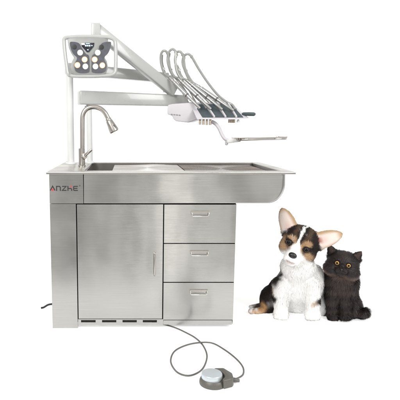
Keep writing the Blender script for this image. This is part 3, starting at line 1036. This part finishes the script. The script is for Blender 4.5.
def ball(c, r, fwd, colf, seg=20):
    """eyeball mesh with a colour per vertex from the angle off its axis"""
    f = np.array(fwd) / np.linalg.norm(fwd)
    a = np.cross(f, [0.1, 0.2, 1]); a /= np.linalg.norm(a); b = np.cross(f, a)
    vs_, cs = [], []
    ths = np.linspace(0, math.pi, 25)
    for th in ths:
        for k_ in range(seg):
            ph = 2 * math.pi * k_ / seg
            vs_.append(c + r * (f * math.cos(th) + (a * math.cos(ph) + b * math.sin(ph)) * math.sin(th)))
            cs.append(colf(th))
    fs = []
    for i in range(len(ths) - 1):
        for k_ in range(seg):
            fs.append((i * seg + k_, (i + 1) * seg + k_, (i + 1) * seg + (k_ + 1) % seg, i * seg + (k_ + 1) % seg))
    fs = np.array(fs)
    return np.array(vs_), fs, np.array(cs)


def eye_obj(c, r, fwd, colf, parent):
    v, f, cs = ball(c, r, fwd, colf)
    return np_mesh('eye', v, f.ravel(), np.arange(len(f)) * 4, cs, M['eye'], parent)


def animal_root(name, label, cat, fr_):
    o = bpy.data.objects.new(name, None)
    COL.objects.link(o)
    o.location = fr_.o
    o.rotation_euler = (0, 0, fr_.ang)
    o.scale = (fr_.k,) * 3
    return tag(o, label, cat)


# ---- puppy
D = Frame(294, 317.2)
pup = animal_root('puppy', 'tricolour white, black and tan puppy with huge upright ears sitting with its head tilted', 'puppy', D)
a_ = D.at
Hc = a_(299.6, 244.4, -4)
HB = basis(R(-8), R(5), R(18.5))
hl = lambda a, b, c: Hc + np.array([a, b, c]) @ HB
toH = lambda p: (p - Hc) @ HB.T
EARS = [(hl(-14.5, 9.5, -3), hl(-28.6, 26.0, -2)), (hl(14.5, 9.5, -3), hl(31.0, 25.0, -2))]
EARN = [(HB.T @ np.array([0.30, -0.25, 1.0])), (HB.T @ np.array([-0.30, -0.25, 1.0]))]


def pup_ears(p):
    return [ear_sdf(p, b, t, n, 8.4, 0.9, -0.46, 2.6) for (b, t), n in zip(EARS, EARN)]


def pup_head(p):
    q = toH(p)
    e = lambda c, r: ell(q, np.array(c, float), r)
    d = e((0, 3.5, -4), (17.0, 14.5, 15))
    for s in (-1, 1):
        d = smin(d, e((s * 8.6, -6.5, 0), (8.6, 8.5, 9.5)), 5)
        d = smin(d, e((s * 7.5, 4.0, 7.5), (5.2, 4.2, 4.0)), 3)
    d = smin(d, cap(q, np.array([0, -8.0, 6.0]), np.array([0, -11.2, 15.2]), 8.8, 6.9), 4)
    for s in (-1, 1):
        d = smin(d, e((s * 3.4, -13.2, 15.2), (4.4, 3.9, 5.0)), 1.6)
    d = smin(d, e((0, -17.4, 11.5), (4.6, 3.0, 6.0)), 1.6)
    for s in (-1, 1):
        d = np.maximum(d, -e((s * 8.4, -0.3, 13.3), (3.3, 2.7, 3.6)))
    return d


def pup_sdf(p, ears=True):
    d = ell(p, a_(298, 284, 12), (21, 17.5, 19))
    d = smin(d, ell(p, a_(298, 267, 3), (16.5, 13.5, 13)), 8)
    d = smin(d, ell(p, a_(295, 297, 30), (23, 22, 20)), 8)
    d = smin(d, ell(p, a_(269, 301, 15), (9.3, 15, 15)), 5)
    d = smin(d, ell(p, a_(277, 289, 15), (7.5, 12, 11)), 6)
    d = smin(d, ell(p, a_(315, 284, 16), (9, 12, 20)), 6)
    d = smin(d, ell(p, a_(322, 304, 24), (9, 15, 13)), 5)
    d = smin(d, cap(p, a_(268, 311, 10), a_(256.5, 313.0, 1), 5.6, 5.0), 3)
    for i, (x, y) in enumerate(((250.8, 311.0), (252.0, 314.0), (254.6, 316.2), (258.0, 316.8))):
        d = smin(d, ell(p, a_(x, y, -3.2), (2.5, 3.4, 2.4)), 0.7)
    d = smin(d, cap(p, a_(264, 306, 24), a_(251.0, 307.2, 13), 3.8, 2.2), 3)
    for x in (281.0, 312.6):
        sx = 281.5 if x < 300 else 311.5
        d = smin(d, cap(p, a_(sx, 285, 0), a_(x, 311, -2), 8.6, 6.6), 3)
        d = smin(d, ell(p, a_(x, 314.8, -5.2), (7.8, 7.5, 4.9)), 2.5)
        for j in range(4):
            o = (-5.1, -1.8, 1.8, 5.1)[j]
            d = smin(d, ell(p, a_(x + o, 317.6 - 0.25 * (abs(o) > 3), -10.4 + 1.4 * (abs(o) > 3)), (2.35, 3.2, 3.0)), 0.5)
    d = smin(d, pup_head(p), 5)
    if ears:
        for es, *_ in pup_ears(p):
            d = smin(d, es, 2.2)
    return np.maximum(d, -p[:, 2] + 0.2)


WHITE = (0.93, 0.92, 0.905); BLK = (0.020, 0.016, 0.014); TAN = (0.44, 0.255, 0.115); PINK = (0.80, 0.64, 0.60)


def blob(p, c, r, soft=0.35):
    k = np.linalg.norm((p - c) / np.array(r, float), axis=1)
    return 1 - sst(k, 1 - soft, 1 + soft)


def pup_col(p):
    praw = p
    p = p + wob(p, 0.5, 31) * 0.7
    N = len(p)
    c = np.tile(np.array(WHITE), (N, 1))
    # body patches
    c = mixc(c, (0.72, 0.60, 0.47), blob(p, a_(277, 296, 2), (6, 7, 9), .6) * 0.55)
    sad = sst(p[:, 1], 22, 30) * sst(p[:, 2], 4, 12)
    c = mixc(c, BLK, sad)
    c = mixc(c, TAN, blob(p, a_(274.5, 287, 6), (5, 9, 6), .5) * 0.8)
    c = mixc(c, BLK, blob(p, a_(275.5, 274, 2), (6.8, 14, 11)))
    c = mixc(c, BLK, blob(p, a_(269, 287, 14), (9.0, 14, 15)))
    c = mixc(c, BLK, blob(p, a_(266.5, 300, 10), (9.5, 14, 14.5)))
    c = mixc(c, BLK, blob(p, a_(273.5, 297, -2), (3.8, 9, 4.0)))
    c = mixc(c, BLK, blob(p, a_(270, 311, 6), (7.5, 12, 9)))
    c = mixc(c, TAN, blob(p, a_(262.5, 307.0, 2), (4.6, 9, 6), .4))
    c = mixc(c, (0.66, 0.47, 0.32), blob(p, a_(256, 314, -1), (7.5, 8, 5.2), .4))
    c = mixc(c, (0.8, 0.68, 0.56), blob(p, a_(251, 314, -3), (3.0, 4, 4), .4))
    c = mixc(c, (0.12, 0.09, 0.07), blob(p, a_(258, 306.2, 18), (5, 9, 3.8)))
    c = mixc(c, WHITE, blob(p, a_(249.5, 307.2, 13), (3.4, 6, 4)))
    c = mixc(c, BLK, blob(p, a_(319.5, 299, 0), (6.5, 10, 4.6)))
    c = mixc(c, TAN, blob(p, a_(314.5, 303.0, -8), (3.2, 5, 2.0), .6) * 0.6)
    # head
    q = toH(p)
    a, b, cf = q[:, 0], q[:, 1], q[:, 2]
    inh = 1 - sst(pup_head(p), 0.8, 3.0)
    inh = inh * sst(b + 0.25 * cf, -24, -17)
    h = np.tile(np.array(BLK), (N, 1))
    h = mixc(h, (0.10, 0.065, 0.04), sst(np.abs(a), 2, 5) * (1 - sst(np.abs(a), 6, 10)) * sst(b, 4, 10) * 0.8)
    for s in (-1, 1):
        e = np.sqrt(((a - s * 7.0) / 3.9) ** 2 + ((b - 4.4) / 2.6) ** 2)
        h = mixc(h, (0.40, 0.255, 0.14), 1 - sst(e, 0.6, 1.25))
        e = np.sqrt(((a - s * 12.0) / 4.6) ** 2 + ((b + 6.6) / 5.2) ** 2)
        h = mixc(h, (0.43, 0.28, 0.16), (1 - sst(e, 0.35, 1.4)) * 0.95)
        e = np.sqrt(((a - s * 4.4) / 3.0) ** 2 + ((b + 0.6) / 6) ** 2)
        h = mixc(h, (0.40, 0.255, 0.14), (1 - sst(e, 0.6, 1.3)) * 0.9)
    # left half of the face carries more tan
    e = np.sqrt(((a + 13.5) / 3.6) ** 2 + ((b + 0.5) / 4.8) ** 2)
    h = mixc(h, (0.40, 0.255, 0.14), (1 - sst(e, 0.3, 1.4)) * 0.8)
    # white blaze, muzzle, cheeks
    wz = 1.15 + 3.6 * (1 - sst(b, -4, 4))
    h = mixc(h, WHITE, (1 - sst(np.abs(a + 0.6), wz * 0.65, wz * 1.2)) * sst(cf, -8, 0))
    e = np.sqrt((a / 9.6) ** 2 + ((b + 11.5) / 8.0) ** 2)
    h = mixc(h, WHITE, (1 - sst(e, 0.85, 1.15)) * sst(cf, 0, 6))
    h = mixc(h, WHITE, 1 - sst(b + 0.12 * np.abs(a), -11.5, -7.5))
    # dark rims of the eyes
    for s in (-1, 1):
        e = np.sqrt(((a - s * 8.5) / 4.3) ** 2 + ((b + 0.3) / 3.7) ** 2)
        h = mixc(h, (0.03, 0.022, 0.018), (1 - sst(e, 0.75, 1.1)) * sst(cf, 4, 8))
    e = np.sqrt(((a - 14.0) / 3.6) ** 2 + ((b + 1.0) / 4.5) ** 2)
    h = mixc(h, BLK, (1 - sst(e, 0.6, 1.3)) * 0.9)
    # mouth
    ml = np.abs(b - (-15.6 + 0.05 * a * a * 0.4)) + np.abs(np.minimum(cf - 12, 0))
    h = mixc(h, (0.22, 0.11, 0.10), (1 - sst(ml, 0.3, 1.3)) * (1 - sst(np.abs(a), 2.2, 4.5)) * 0.75)
    e = np.sqrt((a / 3.2) ** 2 + ((b + 17.2) / 1.6) ** 2)
    h = mixc(h, (0.62, 0.44, 0.40), (1 - sst(e, 0.3, 1.3)) * 0.4)
    c = c * (1 - inh[:, None]) + h * inh[:, None]
    # ears
    for i, (es, t, s, n) in enumerate(pup_ears(praw)):
        w = (1 - sst(es, 0.6, 1.6)) * sst(t, -0.12, 0.08)
        inner = (1 - sst(np.abs(s + (0.12 if i == 0 else -0.12)), 0.5, 1.0)) * (1 - sst(t, 0.72, 0.98)) * (n > (-0.42 * (s * 8.9) ** 2 / 8.9 + 0.42 * 8.9 * .35 - 0.1))
        ec = np.tile(np.array((0.47, 0.325, 0.19)), (N, 1))
        ec = mixc(ec, (0.80, 0.69, 0.64), inner * 0.95)
        ec = mixc(ec, (0.66, 0.48, 0.42), inner * (1 - sst(t, 0.1, 0.6)) * (1 - sst(np.abs(s), 0.1, 0.6)) * 0.8)
        if i == 1:
            ec = mixc(ec, (0.30, 0.10, 0.08), inner * (1 - sst(t, 0.05, 0.25)) * (1 - sst(np.abs(s + 0.1), 0.15, 0.5)) * .9)
        else:
            ec = mixc(ec, BLK, (1 - sst(t, 0.0, 0.2)) * sst(s, 0.3, 0.8) * 0)
        c = c * (1 - w[:, None]) + ec * w[:, None]
    return c


def pup_len(p):
    q = toH(p)
    l = np.full(len(p), 3.4)
    hd = 1 - sst(pup_head(p), 1, 4)
    fl = 1.5 + 1.5 * sst(np.linalg.norm(q - np.array([0, -10, 20]), axis=1), 8, 26)
    l = l * (1 - hd) + fl * hd
    for es, t, s, n in pup_ears(p):
        w = (1 - sst(es, 0.5, 1.5)) * sst(t, -0.1, 0.15)
        l = l * (1 - w) + (1.3) * w
    ch = blob(p, a_(298, 280, -8), (16, 16, 18), .5) * (1 - hd)
    l = l + ch * 1.2
    low = 1 - sst(p[:, 2], 6, 20)
    l = l * (1 - 0.55 * low)
    for s in (-1, 1):                       # keep eyes and nose clear
        l = np.where(np.linalg.norm(q - np.array([s * 8.4, -0.3, 12.6]), axis=1) < 3.9, 0.5, l)
        l = np.where(np.linalg.norm(q - np.array([s * 8.4, -0.3, 13.3]), axis=1) < 3.0, 0.0, l)
    l = np.where(np.linalg.norm(q - np.array([0, -9.2, 21]), axis=1) < 4.2, 0.0, l)
    return l


def pup_flow(p, n):
    fl = np.tile(np.array([0, -0.25, -1.0]), (len(p), 1))
    fl[:, 0] += np.sign(p[:, 0]) * 0.15
    q = toH(p)
    hd = (1 - sst(pup_head(p), 1, 4))[:, None]
    aw = p - hl(0, -7, 22)
    aw = aw / np.linalg.norm(aw, axis=1, keepdims=True)
    fl = fl * (1 - hd) + aw * hd
    for (es, t, s, n_), (b, tp) in zip(pup_ears(p), EARS):
        w = ((1 - sst(es, 0.5, 1.5)) * sst(t, -0.05, 0.15))[:, None]
        ax = (tp - b) / np.linalg.norm(tp - b)
        fl = fl * (1 - w) + ax * w
    low = p[:, 2] < 6
    fl[low] = np.array([0, -1, -0.3])
    return fl


V_, Fc = surface_nets(pup_sdf, (-54, -36, -1.5), (56, 50, 122), 0.85)
und = pup_col(V_)
body = np_mesh('body', V_, Fc.ravel(), np.arange(len(Fc)) * 4, und * 0.9, M['skin'], pup)
grow_fur('fur', V_, Fc, pup_sdf, pup_col, pup_len, pup_flow, 180000, 0.31, M['fur'], pup, seed=3,
         liftfn=lambda p: 0.29 - 0.03 * (1 - sst(pup_head(p), 1, 4)) - 0.22 * np.maximum(*[(1 - sst(e_[0], 0.5, 1.5)) * sst(e_[1], -0.05, 0.15) for e_ in pup_ears(p)]), root=0.98, tip=1.05)
def pup_eye(th):
    if th < 0.42: return (0.004, 0.004, 0.005)
    if th < 0.72: return (0.035, 0.028, 0.026)
    if th < 0.85: return (0.010, 0.008, 0.008)
    return (0.02, 0.018, 0.016)
for s in (-1, 1):
    eye_obj(hl(s * 8.3, -0.3, 10.6), 3.1, HB.T @ np.array([s * 0.16, 0.02, 1]), pup_eye, pup)
# nose: leathery pad with two nostrils
def nose_sdf(p):
    q = toH(p)
    d = ell(q, np.array([0, -8.6, 21.0]), (3.9, 2.9, 2.6))
    for s in (-1, 1):
        d = np.maximum(d, -ell(q, np.array([s * 1.9, -9.3, 23.5]), (0.9, 0.65, 1.2)))
    return d
nc = hl(0, -9, 21)
Vn, Fn = surface_nets(nose_sdf, nc - 7, nc + 7, 0.35)
np_mesh('nose', Vn, Fn.ravel(), np.arange(len(Fn)) * 4, np.zeros((len(Vn), 3)), M['nose'], pup)

# ---- kitten
K = Frame(344, 318.6)
kit = animal_root('kitten', 'fluffy black kitten with orange eyes sitting upright beside the puppy', 'kitten', K)
k_ = K.at
KC = k_(342.6, 264.6, -3)
KB = basis(R(0), R(4), R(8.5))
kl = lambda a, b, c: KC + np.array([a, b, c]) @ KB
toK = lambda p: (p - KC) @ KB.T
KE = [(kl(-10.4, 7.6, -1), kl(-16.2, 16.4, 1)), (kl(9.4, 8.0, -1), kl(13.4, 16.6, 1))]
KN = [KB.T @ np.array([0.15, -0.1, 1.0]), KB.T @ np.array([-0.15, -0.1, 1.0])]


def kit_ears(p):
    return [ear_sdf(p, b, t, n, 4.6, 0.9, -0.35, 1.6) for (b, t), n in zip(KE, KN)]


def kit_head(p):
    q = toK(p)
    e = lambda c, r: ell(q, np.array(c, float), r)
    d = e((0, 0.6, -1), (13.4, 11.6, 12.0))
    for s in (-1, 1):
        d = smin(d, e((s * 7.2, -5.4, 3), (8.2, 6.8, 8.0)), 4)
        d = smin(d, e((s * 2.5, -4.2, 11.3), (3.0, 2.3, 2.6)), 1.6)
    d = smin(d, e((0, -7.2, 9.6), (3.4, 2.4, 3.0)), 2)
    d = smin(d, e((0, -0.6, 11.2), (2.0, 2.2, 2.0)), 2)
    for s in (-1, 1):
        d = np.maximum(d, -e((s * 5.1, 2.2, 11.6), (2.2, 1.75, 3.2)))
    return d


def kit_sdf(p):
    d = ell(p, k_(340.5, 289, 8), (14.4, 14.5, 17))
    d = smin(d, ell(p, k_(341, 279, 3), (14.5, 13, 12)), 7)
    d = smin(d, ell(p, k_(340.5, 303, 16), (17, 17, 16)), 8)
    d = smin(d, ell(p, k_(353, 307.5, 8), (6.5, 11, 10.5)), 3)
    d = smin(d, ell(p, k_(325.5, 306, 9), (5.8, 11, 12)), 3)
    for x in (333.4, 345.2):
        d = smin(d, cap(p, k_(x, 290, -3), k_(x, 312.5, -4), 6.4, 4.6), 2)
        d = smin(d, ell(p, k_(x, 315.8, -6.0), (5.6, 5.6, 3.6)), 1.6)
        for o in (-3.4, -1.15, 1.15, 3.4):
            d = smin(d, ell(p, k_(x + o, 317.7, -10.2 + 0.8 * (abs(o) > 2)), (1.6, 2.1, 2.0)), 0.7)
    d = smin(d, cap(p, k_(354, 311, 12), k_(361.5, 313.2, 5), 4.6, 4.4), 3)
    d = smin(d, cap(p, k_(361.5, 313.2, 5), k_(364.4, 312.8, 2), 4.6, 4.0), 2)
    d = smin(d, kit_head(p), 4)
    for es, *_ in kit_ears(p):
        d = smin(d, es, 1.6)
    return np.maximum(d, -p[:, 2] + 0.2)


def kit_col(p):
    p = p + wob(p, 0.4, 77) * 0.8
    N = len(p)
    c = np.tile(np.array((0.0155, 0.0112, 0.0105)), (N, 1))
    q = toK(p)
    br = (0.10, 0.068, 0.055)
    # brownish ruff under the cheeks
    r_ = np.abs(q[:, 1] + 11.5 - 0.012 * q[:, 0] ** 2) + np.clip(4 - q[:, 2], 0, 10) * 0.3
    c = mixc(c, br, (1 - sst(r_, 0.8, 4.0)) * 0.9)
    c = mixc(c, (0.045, 0.031, 0.026), sst(np.sin(p[:, 2] * 0.62 + 0.05 * p[:, 0] ** 2 * 0.2), 0.1, 0.9) * 0.55 * (1 - sst(p[:, 2], 38, 44)))
    c = mixc(c, (0.040, 0.028, 0.024), blob(p, k_(343, 286, -10), (8, 14, 9), .6) * 0.7)
    c = mixc(c, (0.04, 0.028, 0.024), sst(q[:, 1], 3, 9) * (1 - sst(np.abs(q[:, 0]), 1, 6)) * 0.5)
    for es, t, s, n in kit_ears(p):
        w = (1 - sst(es, 0.4, 1.2)) * sst(t, 0.0, 0.3) * (1 - sst(np.abs(s), 0.4, 0.8))
        c = mixc(c, (0.075, 0.05, 0.045), w * 0.8)
    return c


def kit_len(p):
    q = toK(p)
    l = np.full(len(p), 6.0)
    hd = 1 - sst(kit_head(p), 1, 4)
    fl = 1.2 + 3.4 * sst(np.linalg.norm(q - np.array([0, -1, 13]), axis=1), 5, 19)
    l = l * (1 - hd) + fl * hd
    for es, t, s, n in kit_ears(p):
        w = (1 - sst(es, 0.4, 1.2)) * sst(t, 0.0, 0.25)
        l = l * (1 - w) + 1.5 * w
    l = l * (1 - 0.5 * (1 - sst(p[:, 2], 4, 12)))
    for s in (-1, 1):
        l = np.where(np.linalg.norm(q - np.array([s * 5.1, 2.2, 11.0]), axis=1) < 3.1, 0.6, l)
        l = np.where(np.linalg.norm(q - np.array([s * 5.1, 2.2, 11.0]), axis=1) < 2.0, 0.0, l)
    return l


def kit_flow(p, n):
    fl = np.tile(np.array([0, -0.3, -1.0]), (len(p), 1))
    fl[:, 0] += p[:, 0] / 20 * 0.5
    hd = (1 - sst(kit_head(p), 1, 4))[:, None]
    aw = p - kl(0, 1, 16)
    aw = aw / np.linalg.norm(aw, axis=1, keepdims=True)
    fl = fl * (1 - hd) + aw * hd
    for (es, t, s, n_), (b, tp) in zip(kit_ears(p), KE):
        w = ((1 - sst(es, 0.4, 1.2)) * sst(t, 0, 0.2))[:, None]
        ax = (tp - b) / np.linalg.norm(tp - b)
        fl = fl * (1 - w) + ax * w
    low = p[:, 2] < 5
    fl[low] = np.array([0, -1, -0.3])
    return fl


V_, Fc = surface_nets(kit_sdf, (-32, -24, -1.5), (34, 40, 84), 0.75)
np_mesh('body', V_, Fc.ravel(), np.arange(len(Fc)) * 4, kit_col(V_) * 0.7, M['skin'], kit)
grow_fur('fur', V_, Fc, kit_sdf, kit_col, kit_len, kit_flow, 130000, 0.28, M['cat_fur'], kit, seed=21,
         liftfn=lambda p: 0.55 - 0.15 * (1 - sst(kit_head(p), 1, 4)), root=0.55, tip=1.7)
def kit_eye(th):
    if th < 0.50: return (0.004, 0.003, 0.003)
    if th < 0.60: return (0.22, 0.12, 0.03)
    if th < 0.80: return (0.52, 0.32, 0.09)
    if th < 0.95: return (0.33, 0.17, 0.04)
    if th < 1.02: return (0.10, 0.05, 0.02)
    return (0.01, 0.008, 0.007)
for s in (-1, 1):
    eye_obj(kl(s * 5.1, 2.15, 9.0), 2.2, KB.T @ np.array([s * 0.10, 0.0, 1]), kit_eye, kit)
def knose(p):
    q = toK(p)
    d = ell(q, np.array([0, -2.4, 13.2]), (1.5, 0.9, 1.0))
    return smin(d, ell(q, np.array([0, -3.2, 13.2]), (0.7, 0.9, 0.8)), 0.6)
nc = kl(0, -2.6, 13.2)
Vn, Fn = surface_nets(knose, nc - 4, nc + 4, 0.25)
np_mesh('nose', Vn, Fn.ravel(), np.arange(len(Fn)) * 4, np.zeros((len(Vn), 3)), M['nose'], kit)

# ------------------------------------------------------------------ light: made-up banded surroundings and two soft boxes
w = bpy.data.worlds.new('World')
scn.world = w
w.use_nodes = True
nt = w.node_tree
bg = nt.nodes['Background']
tc = nt.nodes.new('ShaderNodeTexCoord')
sx = nt.nodes.new('ShaderNodeSeparateXYZ')
nt.links.new(tc.outputs['Generated'], sx.inputs[0])
# unseen light and dark bands, made up for the steel to reflect
rp = nt.nodes.new('ShaderNodeValToRGB')
rp.color_ramp.interpolation = 'EASE'
mrx = nt.nodes.new('ShaderNodeMapRange')
mrx.inputs['From Min'].default_value = -0.5
mrx.inputs['From Max'].default_value = 0.6
nt.links.new(sx.outputs['X'], mrx.inputs['Value'])
nt.links.new(mrx.outputs['Result'], rp.inputs['Fac'])
stops = [(-0.5, 0.5), (-0.19, 0.78), (-0.10, 0.48), (-0.03, 1.25), (0.035, 0.08), (0.078, 3.3), (0.12, 0.34), (0.17, 1.5), (0.235, 0.5), (0.31, 1.0), (0.6, 0.45)]
cr_ = rp.color_ramp
while len(cr_.elements) < len(stops): cr_.elements.new(0.5)
for e, (x, v) in zip(cr_.elements, stops):
    e.position = (x + 0.5) / 1.1
    e.color = (v, v * 0.985, v * 0.95, 1)
fac = nt.nodes.new('ShaderNodeMapRange')
fac.inputs['From Min'].default_value = -0.35
fac.inputs['From Max'].default_value = 0.35
nt.links.new(sx.outputs['Y'], fac.inputs['Value'])
mx = nt.nodes.new('ShaderNodeMix'); mx.data_type = 'RGBA'
nt.links.new(fac.outputs['Result'], mx.inputs['Factor'])
nt.links.new(rp.outputs['Color'], mx.inputs['A'])
mx.inputs['B'].default_value = (1.0, 1.0, 1.0, 1)
nt.links.new(mx.outputs['Result'], bg.inputs['Color'])
bg.inputs['Strength'].default_value = 1.0


def softbox(name, loc, aim, size, energy, col=(1, 1, 1)):
    l = bpy.data.lights.new(name, 'AREA')
    l.shape = 'RECTANGLE'; l.size, l.size_y = size
    l.energy = energy; l.color = col
    o = bpy.data.objects.new(name, l)
    COL.objects.link(o)
    o.location = loc
    o.rotation_euler = (Vector(aim) - Vector(loc)).to_track_quat('-Z', 'Y').to_euler()
    return o

softbox('softbox', (-1.8, -2.6, 2.6), (0.2, 0.2, 0.5), (1.4, 1.4), 115, (1, 0.98, 0.95))
softbox('softbox', (2.6, -2.2, 2.2), (0.7, 0.2, 0.3), (1.2, 1.6), 75)

scn.view_settings.view_transform = 'Standard'
scn.view_settings.look = 'None'
scn.view_settings.exposure = 0
scn.view_settings.gamma = 1
scn.render.resolution_x = 1024
scn.render.resolution_y = 1024
scn.cycles.max_bounces = 8
